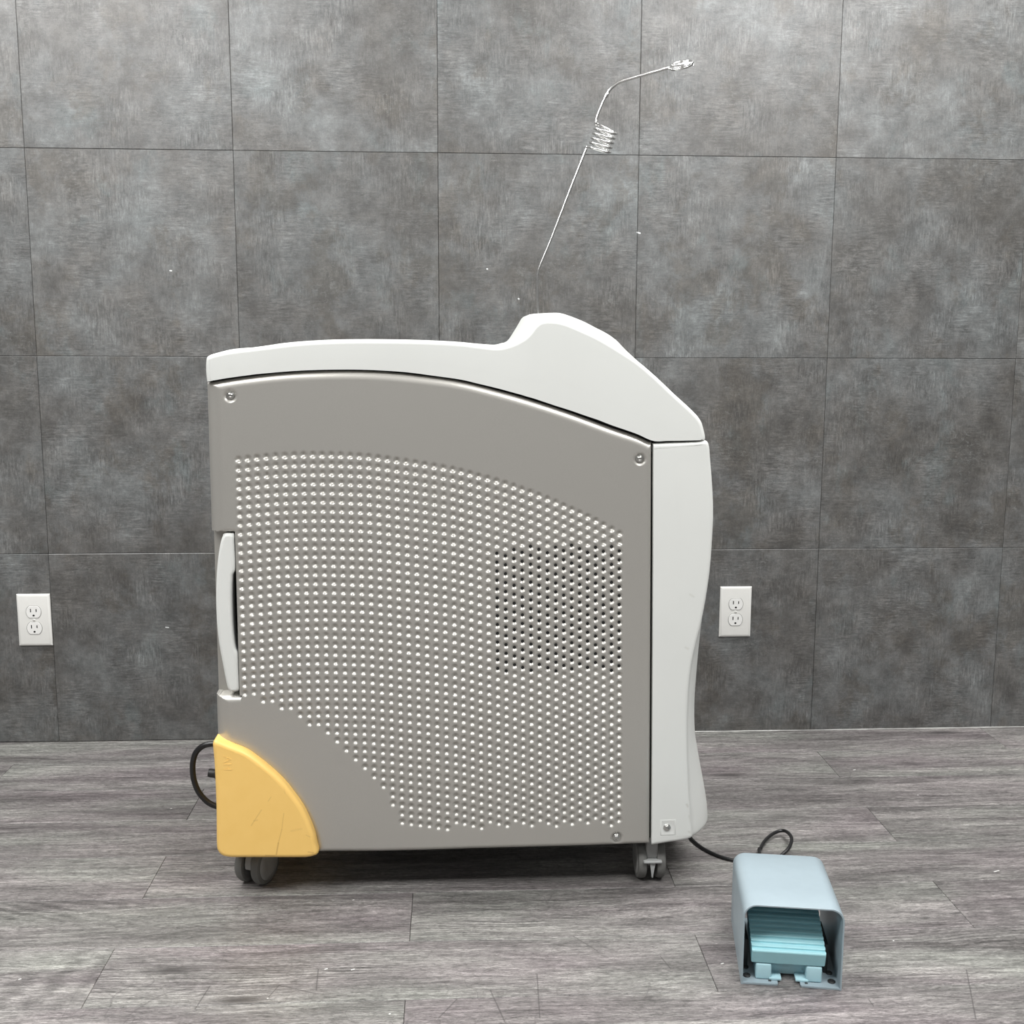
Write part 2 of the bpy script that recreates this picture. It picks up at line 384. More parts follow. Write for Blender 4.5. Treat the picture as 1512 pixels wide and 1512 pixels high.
# ------------------------------------------------------------------ the room
X0, X1, YB, ZC = -2.74, 4.57, -5.2, 2.742
TS = 0.457
def build_wall():
    bm = bmesh.new(); lay = bm.loops.layers.color.new('tile')
    def quad(vs, c):
        f = bm.faces.new([bm.verts.new(v) for v in vs])
        for l in f.loops: l[lay] = c
        return f
    k0, k1 = -6, 10
    for j in range(6):
        for i in range(k0, k1):
            g = 0.0003; xa, xb = i*TS+g, (i+1)*TS-g; za, zb = 0.001+j*TS+g, 0.001+(j+1)*TS-g
            c = (random.random(), random.random(), random.random(), 1)
            pr = random.uniform(0, 0.0005)
            if j == 0 and i == 0: pr = 0.0022
            yf = -pr; b = 0.0009; yb_ = 0.003
            F = [(xa+b, yf, za+b), (xb-b, yf, za+b), (xb-b, yf, zb-b), (xa+b, yf, zb-b)]
            R = [(xa, yf+b, za), (xb, yf+b, za), (xb, yf+b, zb), (xa, yf+b, zb)]
            Bk = [(xa, yb_, za), (xb, yb_, za), (xb, yb_, zb), (xa, yb_, zb)]
            quad(F, c)
            for q in range(4):
                r = (q+1) % 4; quad([R[q], R[r], F[r], F[q]], c); quad([Bk[q], Bk[r], R[r], R[q]], c)
    me = bpy.data.meshes.new('wall_back'); bm.to_mesh(me); bm.free()
    o = finish('wall_back', me, M_wall, smooth=False); o['kind'] = 'structure'
    bm = bmesh.new(); box_bm(bm, (X0, 0.003, 0), (X1, 0.12, ZC)); s = bm_obj('wall_backing', bm, M_dark, o, smooth=False)
    s['kind'] = 'structure'
    return o
build_wall()
PW, PY0, PL = 0.160765, 0.0196, 0.925
def build_floor():
    bm = bmesh.new(); lay = bm.loops.layers.color.new('plank')
    for k in range(0, 34):
        ya = PY0-k*PW; yb = ya-PW; j0 = 0.408 if k % 2 == 0 else 0.872
        for i in range(-5, 6):
            xa = j0+i*PL+0.009*i*0; xb = xa+PL
            c = (random.random(), random.random(), random.random(), 1)
            g = 0.00035; b = 0.0007
            a0, a1, b0, b1 = max(xa+g, X0), min(xb-g, X1), yb+g, min(ya-g, 0.01)
            if a1-a0 < 0.01: continue
            T = [(a0+b, b0+b, 0), (a1-b, b0+b, 0), (a1-b, b1-b, 0), (a0+b, b1-b, 0)]
            L = [(a0, b0, -b), (a1, b0, -b), (a1, b1, -b), (a0, b1, -b)]
            G = [(a0, b0, -.004), (a1, b0, -.004), (a1, b1, -.004), (a0, b1, -.004)]
            fs = [T]+[[L[q], L[(q+1) % 4], T[(q+1) % 4], T[q]] for q in range(4)]+[[G[q], G[(q+1) % 4], L[(q+1) % 4], L[q]] for q in range(4)]
            for f in fs:
                ff = bm.faces.new([bm.verts.new(v) for v in f])
                for l in ff.loops: l[lay] = c
    me = bpy.data.meshes.new('floor'); bm.to_mesh(me); bm.free()
    o = finish('floor', me, M_floor, smooth=False); o['kind'] = 'structure'
    bm = bmesh.new(); box_bm(bm, (X0, YB, -0.1), (X1, 0.02, -0.003)); s = bm_obj('subfloor', bm, M_dark, o, smooth=False); s['kind'] = 'structure'
build_floor()
for nm, lo, hi in [('ceiling', (X0, YB, 2.46), (X1, 0.12, ZC+.1)), ('wall_left', (X0-.1, YB, 0), (X0, .12, ZC)), ('wall_right', (X1, YB, 0), (X1+.1, .12, ZC)), ('wall_front', (X0, YB-.1, 0), (X1, YB, ZC))]:
    o = box(nm, lo, hi, M_plaster if nm == 'ceiling' else M_paint); o['kind'] = 'structure'
# pale bead of filler along the foot of the tiled wall
pts = [Vector((1.25+i*0.06, -0.0008-0.0006*random.random(), 0.0008+0.0006*random.random())) for i in range(56)]
o = tube('trim_1', pts, [0.0008+0.0009*random.random() for _ in pts], M_caulk); o['kind'] = 'structure'

# ------------------------------------------------------------------ the machine
YF = -0.80; YK = -0.44; YM = -0.64
mach = thing('medical_machine', 'tall wheeled medical machine with taupe dimpled side panel and white top and front', 'machine', (0.92, -0.62, 0))
bot_px = [(304.5, 565), (330, 560.5), (359, 556.4), (412, 550.6), (465, 547.7), (518, 547), (571, 549), (624, 554.3), (680, 562), (738, 576), (794, 592), (849, 610), (905, 630.5), (944.5, 643.7), (964.4, 652.5)]
bot_w = np.array([at(x, y, YF) for x, y in bot_px])
bs = smooth_curve(bot_w, 400)
def ztop_raw(X): return np.interp(X, bs[:, 0], bs[:, 1])

# the panel tapers very slightly: (u) frame <-> world
def sh(X, Z): w = (X-0.5475)/0.73; return -0.0171*(Z-0.495)*w+0.0068*(Z-0.585)*(1-w)
def au(x, y, Y=-0.80):
    X, Z = at(x, y, Y); return (X-sh(X, Z), Z)
# side panel as a finely formed pressing
XL = 0.5475; XR = au(961.8, 900)[0]
ZB_px = [(471, 1259.5), (560, 1258.8), (620, 1257.5), (700, 1255), (860, 1251.5), (960, 1248.5)]
zbw = np.array([at(x, y, YF) for x, y in ZB_px])
def zbot(X): return np.interp(X, zbw[:, 0], zbw[:, 1])
def ztop(X): return ztop_raw(X)-0.0003
arc_px = [(300, 1090), (314, 1093), (317.5, 1093), (339.4, 1102), (362.6, 1111.3), (381, 1124), (399.6, 1139), (418, 1156.5), (432, 1173.8), (446, 1193.5), (455.2, 1212), (463.3, 1233), (466.8, 1249), (470, 1262), (470, 1285)]
arc = np.array([au(x, y) for x, y in arc_px]); arc_s = smooth_curve(arc, 160, 5)
hx = [351.4+13.78*i for i in range(24)] + [680.7, 693.8, 706.5, 719.7, 732.9, 745.6, 758.3, 770.5, 783.2, 795.6, 808.3, 820.5, 832.4, 844.3, 856.2, 868.1, 880, 891.6, 903.8, 915.2]
hy = [440+v/3.78 for v in (912, 908, 902, 897, 893, 890, 888, 886, 886, 886, 886, 888, 890, 893, 897, 903, 910, 918, 924, 932, 941, 950, 958, 968, 978, 993, 1005, 1018, 1032, 1047, 1063, 1079, 1096, 1113, 1132, 1153, 1172, 1193, 1212, 1232, 1255, 1278, 1302, 1327)]
ky = np.array(hy); ky = np.convolve(np.r_[ky[0]*2-ky[1], ky, ky[-1]*2-ky[-2]], [.25, .5, .25], 'valid')
low = [1027.7, 1025.9, 1037.8, 1036.5, 1047.6, 1047, 1059, 1071.4, 1070.9, 1083.3, 1096.5, 1109.7, 1123, 1135.7, 1149.4, 1163.7, 1189.9, 1216.9, 1218.7, 1220.2, 1221.8, 1224.2, 1226.2, 1215.9, 1218.3, 1221.2, 1224.6, 1214.9, 1218.3, 1221.6, 1212.9, 1216.7, 1220.8, 1212.7, 1217.3, 1221.6, 1213.7, 1218.7, 1211.8, 1217, 1210, 1215.6, 1221.2, 1214.9]
PITCH_D = 0.01512
DC = []   # dimple centres x, z, has hole
for i in range(44):
    X, Z = au(hx[i], ky[i]-3.0); zl = at(hx[i], low[i]-3.0, YF)[1]
    n = int(round((Z-zl)/PITCH_D)); pt = (Z-zl)/n
    for j in range(n+1):
        z = Z-j*pt
        DC.append((X, z, i, j))
DC = np.array(DC)
hole_top = [at(x, y-6, YF) for x, y in ((733, 812), (760, 808), (800, 808), (860, 806), (917, 810))]
def hole_ok(X, z, i):
    zt = at(733, 811, YF)[1] if i in (28, 29) else at(800, 806, YF)[1]
    zb_ = at(800, 993, YF)[1]
    if i == 43: zt = at(915, 809, YF)[1]
    return i >= 28 and zb_ < z < zt
holes = [(x, z) for x, z, i, j in DC if hole_ok(x, z, i)]

def drop_round(d, r, rd=None):
    rd = rd or r; q = np.clip(1-d/r, 0, 1); return rd*(1-np.sqrt(np.clip(1-q*q, 0, 1)))
def dist_poly(X, Z, P):
    D = np.full(X.shape, 9.)
    for a, b in zip(P[:-1], P[1:]):
        d = b-a; L = (d@d)+1e-15; h = np.clip(((X-a[0])*d[0]+(Z-a[1])*d[1])/L, 0, 1)
        D = np.minimum(D, np.hypot(X-a[0]-h*d[0], Z-a[1]-h*d[1]))
    return D
SCREWS = [(339.3, 584.3), (945.5, 677.7), (911.3, 1238.2)]
NZ1 = at(330, 786, YF)[1]; NZ0 = at(330, 1029, YF)[1]; NX1 = au(349, 920)[0]
def build_side_panel():
    NX, NZ = 560, 570
    # x lines concentrated near both rims
    xs = np.unique(np.r_[XL+np.linspace(0, 1, 10)**2*0.010, np.linspace(XL+0.010, XR-0.004, NX), XR-np.linspace(1, 0, 7)**2*0.004])
    ts = np.unique(np.r_[np.linspace(0, 1, 8)**2*0.010, np.linspace(0.010, 0.984, NZ), 1-np.linspace(1, 0, 12)**2*0.016])
    X, T = np.meshgrid(xs, ts, indexing='ij'); zb_, zt_ = zbot(X), ztop(X); Z = zb_+(zt_-zb_)*T
    slope = np.gradient(ztop(xs), xs); cs = 1/np.sqrt(1+slope**2); cs = cs[:, None]
    drop = drop_round(X-XL, 0.026, 0.020)
    drop = np.maximum(drop, drop_round(XR-X, 0.006, 0.006))
    dtop = (zt_-Z)*cs
    drop = np.maximum(drop, drop_round(dtop, 0.015, 0.011))
    drop = np.maximum(drop, drop_round(Z-zb_, 0.009, 0.009))
    # round the lower right corner & upper left corner a touch
    dc = np.hypot(np.clip(XL+0.012-X, 0, 1), np.clip(0.012-dtop, 0, 1)); drop = np.where((X < XL+0.012) & (dtop < 0.012), np.maximum(drop, np.clip((dc-0.009)*2.4, 0, 0.02)), drop)
    # bumper seat
    sel = (X < 0.72) & (Z < 0.31)
    d = np.full(X.shape, 1.); d[sel] = dist_poly(X[sel], Z[sel], arc_s)
    ax = arc_s; zarc = np.interp(X, ax[:, 0], ax[:, 1]); inside = (X < ax[-1, 0]) & (Z < zarc)
    drop = np.where(inside, 0.022, np.maximum(drop, np.where(sel, drop_round(d, 0.010, 0.010), 0)))
    # handle recess, open to the rear end
    dx = X-NX1; dz = np.maximum(NZ0-Z, Z-NZ1)
    sd = np.where((dx > 0) & (dz > 0), np.hypot(np.clip(dx, 0, 9), np.clip(dz, 0, 9)), np.maximum(dx, dz))
    lip = drop_round(np.clip(sd, 0, 1), 0.007, 0.005)
    lip2 = np.where((Z < NZ0) & (X < NX1+0.004), drop_round(np.clip(NZ0-Z, 0, 1), 0.013, 0.012), 0)
    drop = np.where(sd <= 0, np.maximum(drop, 0.034), np.maximum(drop, np.maximum(lip, lip2)))
    pk = (X > au(338, 900)[0]) & (X < NX1+0.001) & (Z < NZ1-0.012) & (Z > NZ0+0.012) & (sd <= 0)
    drop = np.where(pk, 0.075, drop)
    # dimples
    dim = np.zeros(X.shape); R = 0.0074; D = 0.0045
    for x, z, i, j in DC:
        i0, i1 = np.searchsorted(xs, [x-R, x+R])
        if i1 <= i0: continue
        zz = Z[i0:i1]; r = np.hypot(X[i0:i1]-x, zz-z); dim[i0:i1] = np.maximum(dim[i0:i1], np.where(r < R, D*(0.5+0.5*np.cos(PI*np.clip(r/R, 0, 1))), 0))
    for sx, sy in SCREWS:
        x, z = au(sx, sy); r = np.hypot(X-x, Z-z); dim = np.maximum(dim, np.where(r < 0.0125, 0.0045*np.clip(0.5+0.5*np.cos(PI*np.clip((r-0.004)/0.0085, 0, 1)), 0, 1), 0))
    # very gentle swell of the sheet
    sw = 0.004*((X-0.9)/0.37)**2
    Y = YF+drop+dim+sw
    nx, nz = X.shape
    tuck = np.where(inside, 0.010*np.clip(1-(X-XL)/0.010, 0, 1), 0)
    V = np.stack([X+sh(X, Z)+tuck, Y, Z], -1)
    # skirts
    V = np.concatenate([V[:1], V, V[-1:]], 0); V[0, :, 1] = YF+0.09; V[-1, :, 1] = YF+0.03
    V = np.concatenate([V[:, :1], V, V[:, -1:]], 1); V[:, 0, 1] = YF+0.03; V[:, -1, 1] = YF+0.03
    V[0, :, 1] = YF+0.09
    nx, nz = V.shape[:2]
    idx = np.arange(nx*nz).reshape(nx, nz)
    F = np.stack([idx[:-1, :-1], idx[1:, :-1], idx[1:, 1:], idx[:-1, 1:]], -1).reshape(-1, 4)
    me = bpy.data.meshes.new('side_panel'); me.vertices.add(nx*nz); me.vertices.foreach_set('co', V.reshape(-1).astype(np.float32))
    me.loops.add(F.size); me.loops.foreach_set('vertex_index', F.reshape(-1).astype(np.int32))
    me.polygons.add(len(F)); me.polygons.foreach_set('loop_start', np.arange(0, F.size, 4, dtype=np.int32)); me.polygons.foreach_set('loop_total', np.full(len(F), 4, np.int32))
    me.update(calc_edges=True); me.validate()
    mid = np.zeros((nx, nz), bool); mid[1:-1, 1:-1] = pk
    mi = (mid[:-1, :-1] | mid[1:, :-1]).reshape(-1).astype(np.int32)
    return finish('side_panel', me, None, mach, True, 55, [M_panel, M_black], mi)  # pocket faces behind the grip painted black as shade
side = build_side_panel()
def build_holes():
    bm = bmesh.new()
    for x, z in holes:
        x = x+sh(x, z)
        y = YF+0.0029+0.004*((x-0.9)/0.37)**2; n = 14; r = 0.0028
        a = [bm.verts.new((x+r*math.cos(2*PI*k/n), y, z+r*math.sin(2*PI*k/n))) for k in range(n)]
        b = [bm.verts.new((x+r*math.cos(2*PI*k/n), y+0.004, z+r*math.sin(2*PI*k/n))) for k in range(n)]
        bm.faces.new(a); bm.faces.new(b[::-1])
        for k in range(n): bm.faces.new([a[k], b[k], b[(k+1) % n], a[(k+1) % n]])
    o = bm_obj('vent_holes', bm, M_dark, side, smooth=False); o['kind'] = 'stuff'
build_holes()
def screw(px, parent, y, ax=(0, -1, 0)):
    x, z = at(px[0], px[1], YF)
    R = 0.0048
    prof = [(R*1.35, -0.001), (R*1.35, 0.0004), (R*1.25, 0.0009), (R, 0.0010), (R*0.98, 0.0016), (R*0.85, 0.0026), (R*0.62, 0.0032), (R*0.42, 0.0034), (R*0.34, 0.0022), (0, 0.0018)]
    return lathe('screw', prof, (x, y, z), ax, M_steel, parent, 24)
for s in SCREWS: screw(s, side, YF+0.0050)

# inner chassis, far side panel, rear end panel
ch = [(XL+0.012, 0.105), (XR+0.05, 0.100), (XR+0.05, 0.74)] + [(x, ztop_raw(x)-0.012) for x in np.linspace(XR-0.01, XL+0.012, 30)]
slab('chassis', ch, YF+0.08, YK-0.03, 0.002, M_black, mach, 1)
seam_gap = [(XR-0.005, 0.094), (XR+0.022, 0.094), (XR+0.012, 0.77), (XR-0.015, 0.77)]
slab('seam_gap_shade', seam_gap, YF+0.012, YF+0.09, 0.0005, M_dark, mach, 1)  # dark slab stands in for the shade inside the open seam
tg = [(x, ztop_raw(x)-0.008) for x in np.linspace(XL+0.008, XR, 40)] + [(x, ztop_raw(x)+0.010) for x in np.linspace(XR, XL+0.008, 40)]
slab('top_gap_shade', tg, YF+0.014, YK-0.014, 0.0005, M_dark, mach, 1)  # near-black filler imitates shade in the gap under the cover
far = [(XL, 0.288), (XL+0.06, 0.27), (XL+0.12, 0.20), (XL+0.155, 0.10), (XR, 0.095)] + [(x, ztop(x)) for x in np.linspace(XR, XL, 30)]
slab('far_side_panel', resample(far+[far[0]], 200)[:-1], YK-0.03, YK, 0.010, M_panel, mach)
rp = [(XL+0.001, 0.288), (XL+0.02, 0.288), (XL+0.02, 0.872), (XL+0.001, 0.870)]
slab('rear_panel', rp, YF+0.088, YK-0.01, 0.002, M_panel, mach, 2)

# ---- lofts for the white shell
def loft_shell(name, E, Cc, B, y0, ym, y1, r, mat, parent, nb=6, nc=12, detail=None):
    """E: rim curve near side, Cc: crown curve at mid depth, B: base curve. E,Cc,B (n,2) of x,z"""
    n = len(E); T = np.gradient(E, axis=0); T /= np.linalg.norm(T, axis=1)[:, None]
    N = np.stack([T[:, 1], -T[:, 0]], 1)   # points inward for left->right curves running over the top
    rows = []
    for k in range(nb+1):
        a = PI/2*k/nb; rows.append((E+N*(r*(1-math.sin(a))), y0+r*(1-math.cos(a))))
    for k in range(1, nc+1):
        s = k/nc; f = 1-(1-s)**2.2; rows.append((E+(Cc-E)*f, y0+r+(ym-y0-r)*s))
    h = len(rows); back = [(P, y1+y0-y) for P, y in rows[::-1]]
    rows = rows+back[0:]
    verts = []; faces = []
    for P, y in rows: verts += [(p[0], y, p[1]) for p in P]
    for i in range(len(rows)-1):
        for k in range(n-1): faces.append((i*n+k, (i+1)*n+k, (i+1)*n+k+1, i*n+k+1))
    # near & far face fills (strips to the base curve)
    for i, y in ((0, y0), (len(rows)-1, y1)):
        b0 = len(verts); verts += [(p[0], y, p[1]) for p in B]
        for k in range(n-1):
            q = (i*n+k, i*n+k+1, b0+k+1, b0+k); faces.append(q if i == 0 else q[::-1])
        if i == 0: bn = b0
        else: bf = b0
    for k in range(n-1): faces.append((bn+k, bn+k+1, bf+k+1, bf+k))
    for k, flip in ((0, 0), (n-1, 1)):
        col = [i*n+k for i in range(len(rows))]; f = col+[bf+k, bn+k]
        faces.append(tuple(f))
    bm = bmesh.new(); bv = [bm.verts.new(v) for v in verts]
    for f in faces:
        f2 = []
        for i in f:
            if bv[i] not in f2: f2.append(bv[i])
        try: bm.faces.new(f2)
        except ValueError: pass
    bmesh.ops.remove_doubles(bm, verts=bm.verts, dist=1e-5)
    return bm_obj(name, bm, mat, parent, angle=50)

# keyed pairs: (E px, C px, base px)
K = [((304.5, 563.4), (304.5, 563.4), (311, 562.6)), ((303.2, 550), (303.2, 550), (311.3, 562.5)), ((303.2, 535), (303.2, 534), (311.6, 562.4)), ((304.3, 528), (304.5, 527), (312, 562.3)),
     ((308.5, 524.5), (309, 522), (313, 562.2)), ((316, 522), (317, 518.6), (318, 561.3)), ((331, 518.5), (333, 514.8), (331, 559)), ((350, 515.6), (352, 513.3), (350, 556.2)), ((367, 513.6), (368, 513), (367, 554)),
     ((386, 511.3), (386, 511), (386, 551.8)), ((439, 505), (439, 504.8), (439, 547.5)), ((492, 501.8), (492, 501.6), (492, 545.8)), ((544, 501), (544, 500.8), (544, 546.2)), ((597, 501.6), (597, 501.4), (597, 549.4)),
     ((640, 502.9), (640, 502.7), (640, 554.8)), ((680, 505.3), (680, 505), (680, 560.5)), ((706, 508.4), (706, 507.5), (706, 566.5)), ((733, 511.4), (733, 509), (733, 573)), ((750, 508.6), (746, 506.2), (748, 577)),
     ((764, 503), (755.4, 503), (760, 580.3)), ((775, 496.5), (767, 485), (770, 583)), ((783, 488.5), (772.5, 475.5), (779, 585.8)), ((789, 480.5), (778, 466.5), (787, 588)), ((796, 474.6), (785, 463.8), (795, 590.6)),
     ((806, 471.8), (799, 462.8), (805, 594)), ((822, 472.2), (812, 462.2), (820, 599)), ((838, 476.2), (825, 462.4), (836, 604)), ((852, 482), (839, 466.5), (850, 608.7)), ((868, 489), (858, 474), (866, 614.3)),
     ((885, 497.2), (876, 483.2), (883, 620)), ((903, 507.5), (897, 494.5), (902, 627.4)), ((922, 519.5), (918, 511.4), (920, 633.6)), ((945, 535.2), (944.5, 532.6), (941, 641)), ((971, 557.6), (971, 556.4), (964.5, 651)),
     ((997, 582.3), (997.5, 581.5), (986, 651)), ((1024, 607.2), (1024, 606.7), (1008, 650.7)), ((1035.5, 621), (1036, 620.6), (1020, 650.4)), ((1040, 634), (1040.3, 633.5), (1028, 650.2)), ((1042.3, 645), (1042.5, 644.5), (1032, 650)), ((1042, 649.6), (1042, 649.5), (1035, 649.9))]
def keyed(K, idx, Y, n=260):
    P = np.array([at(*k[idx], Y) for k in K]); E = np.array([at(*k[0], YF) for k in K])
    s = np.r_[0, np.cumsum(np.linalg.norm(np.diff(E, axis=0), axis=1))]; t = np.linspace(0, s[-1], n)
    # monotone smooth interpolation via fine catmull + param
    v = smooth_path([(p[0], 0, p[1]) for p in P], 8); m = len(v); ss = np.interp(np.arange(m)/8, np.arange(len(s)), s)
    return np.stack([np.interp(t, ss, [q.x for q in v]), np.interp(t, ss, [q.z for q in v])], 1)
YM = -0.68
E_ = keyed(K, 0, YF); B_ = keyed(K, 2, YF)
def crown(K, Y):
    Cw = keyed(K, 1, Y); return Cw
Cc = crown(K, YM)
wr = np.clip((E_[:, 1]-0.90)/0.04, 0, 1)*(E_[:, 0] > 1.15)+(E_[:, 0] <= 1.15); Cc = Cc*wr[:, None]+E_*(1-wr[:, None])
# keep the rear end upright: crown shares x with rim there
wl = np.clip((E_[:, 0]-0.60)/0.08, 0, 1)[:, None]; Cc = Cc*wl + (np.stack([E_[:, 0], Cc[:, 1]], 1))*(1-wl)
cover = loft_shell('top_cover', E_, Cc, B_, YF, YM, YK, 0.0075, M_white, mach)
# small label recess on the crown of the hump
c0 = at3(818, 469.5, YF+0.02)

KF = [((965.2, 655.2), (965.2, 655.5), (965.2, 662)), ((1000, 653.6), (1000, 653.5), (965.2, 662.5)), ((1030, 652), (1030, 651.5), (965.2, 663)), ((1041, 650.6), (1041, 648.5), (965.2, 664)), ((1046, 653), (1046, 651.2), (965.2, 666)), ((1048.5, 661), (1048.5, 660), (965.2, 671)),
      ((1050, 680), (1050.2, 680), (965.1, 685)), ((1052, 705), (1052.3, 705), (965, 708)), ((1053.8, 735), (1054.2, 735), (965, 738)), ((1054.2, 765), (1054.6, 765), (964.9, 767)), ((1052.5, 800), (1053.2, 800), (964.8, 802)), ((1049.5, 840), (1050.2, 840), (964.7, 842)),
      ((1044, 880), (1045, 880), (964.5, 882)), ((1036.5, 920), (1038, 920), (964.3, 922)), ((1029, 950), (1031, 950), (964.2, 952)), ((1022.5, 980), (1025, 980), (964, 982)), ((1018.5, 1010), (1021.6, 1010), (963.8, 1012)), ((1016.5, 1040), (1020.8, 1040), (963.7, 1042)),
      ((1015.5, 1070), (1022, 1070), (963.5, 1072)), ((1015.5, 1095), (1026, 1095), (963.4, 1095)), ((1016, 1120), (1030.5, 1120), (963.3, 1121)), ((1017.2, 1150), (1036.2, 1150), (963.1, 1151)), ((1018.5, 1175), (1040.2, 1175), (963, 1176)), ((1020, 1195), (1041.6, 1195), (962.8, 1196)),
      ((1021.5, 1215), (1041, 1215), (962.7, 1217)), ((1023, 1230), (1037, 1229), (962.6, 1233)), ((1022, 1238), (1028, 1237.5), (962.5, 1238)), ((1010, 1242), (1010, 1241), (962.4, 1240)), ((985, 1245.8), (985, 1245.6), (962.4, 1241.5)), ((963, 1249.3), (963.5, 1249), (962.4, 1242.5))]
E2 = keyed(KF, 0, YF); C2 = keyed(KF, 1, YM); B2 = keyed(KF, 2, YF)
sil = np.array([at(x, y, YM) for x, y in [(1050, 640), (1050.5, 665), (1052.3, 700), (1054, 735), (1054.6, 765), (1053.2, 800), (1050.2, 840), (1045, 880), (1038, 920), (1031, 950), (1025, 980), (1021.6, 1010), (1020.8, 1040), (1022, 1070), (1026, 1095), (1030.5, 1120), (1036.2, 1150), (1040.2, 1175), (1041.4, 1195), (1041, 1205)]])
sil = smooth_curve(sil, 200)[::-1]
wx = np.clip((E2[:, 0]-1.305)/0.035, 0, 1); wx = wx*wx*(3-2*wx); wv = np.clip((0.62-E2[:, 1])/0.28, 0, 1); wx = wx*wv*wv*(3-2*wv)
cxs = np.interp(E2[:, 1], sil[:, 1], sil[:, 0])
C2 = np.stack([E2[:, 0]+np.clip(cxs-E2[:, 0], 0, 1)*wx, E2[:, 1]], 1)
front = loft_shell('front_panel', E2, C2, B2, YF+0.001, YM, YK, 0.0065, M_white, mach)
# square screw pad pressed into the front panel
bm = bmesh.new()
cx, cz = at(986.5, 1222, YF); hw, hh, dp = 0.0135, 0.0145, 0.0022
def pad():
    bm = bmesh.new(); b = 0.0022
    def ring(s, y): return [bm.verts.new((cx+sx*(hw-s), y, cz+sz*(hh-s))) for sx, sz in ((-1, -1), (1, -1), (1, 1), (-1, 1))]
    A = ring(0, YF+0.0011); B = ring(0.0008, YF+0.0004); Cq = ring(0.0016, YF+0.0003); D = ring(0.0036, YF+0.0009)
    for P, Q in ((A, B), (B, Cq), (Cq, D)):
        for k in range(4): bm.faces.new([P[k], P[(k+1) % 4], Q[(k+1) % 4], Q[k]])
    bm.faces.new(D)
    return bm_obj('screw_pad', bm, M_white, front, angle=80)
pad(); screw((985, 1222), front, YF+0.0006)

# yellow corner bumper
yp = [(317.2, 1093), (340, 1102), (362.6, 1111.3), (381, 1124), (399.6, 1139), (418, 1156.5), (432, 1173.8), (446, 1193.5), (455.2, 1212), (463.3, 1233), (466.8, 1249), (469.5, 1259.5), (467, 1264), (455, 1267.3), (440, 1267.8), (400, 1267.8), (360, 1267.8), (339, 1267.6), (328, 1265), (321.5, 1259), (319, 1247), (318.3, 1190), (315.8, 1131), (313.3, 1101), (314.5, 1096.5)]
YY = YF-0.016
ypw = np.array([at(x, y, YY) for x, y in yp]); P = smooth_curve(np.r_[ypw, ypw[:1]], 200, 6)[:-1]
bumper = slab('corner_bumper', P, YY, YK-0.05, 0.0075, M_yellow, mach, 6, 40, fan=0.004)
def emboss():
    cu = bpy.data.curves.new('emb', 'FONT'); cu.body = 'AH'; cu.size = 0.019; cu.extrude = 0.0004; cu.resolution_u = 3
    t = bpy.data.objects.new('emb', cu); C.objects.link(t)
    dg = bpy.context.evaluated_depsgraph_get(); me = bpy.data.meshes.new_from_object(t.evaluated_get(dg))
    bpy.data.objects.remove(t)
    x, z = at(330, 1116, YY)
    Mx = Matrix.Translation((x, YY-0.00005, z)) @ Matrix.Rotation(PI/2, 4, 'Y') @ Matrix.Rotation(PI/2, 4, 'X')
    me.transform(Mx); me.materials.clear(); finish('embossed_mark', me, M_yellow, bumper, False)
emboss()

# white grip
gp = [(328.5, 789.8), (332, 788.4), (342, 788.6), (344.3, 791), (345.3, 810), (346.3, 832), (345.8, 844), (342.5, 850), (341.3, 870), (341.3, 890), (342.3, 920), (344.5, 945), (347, 959), (350, 966), (350.8, 990), (351.8, 1012), (351.5, 1021), (348, 1022.8), (340, 1022.4), (336.2, 1020), (333, 1008), (328.5, 985), (323, 955), (319.5, 925), (318, 895), (318, 870), (319, 845), (321.5, 820), (325, 800)]
gw = np.array([at(x, y, YF) for x, y in gp]); P = smooth_curve(np.r_[gw, gw[:1]], 140, 5)[:-1]
slab('grip_handle', P, YF+0.002, YF+0.040, 0.005, M_white, mach, 4, 40)

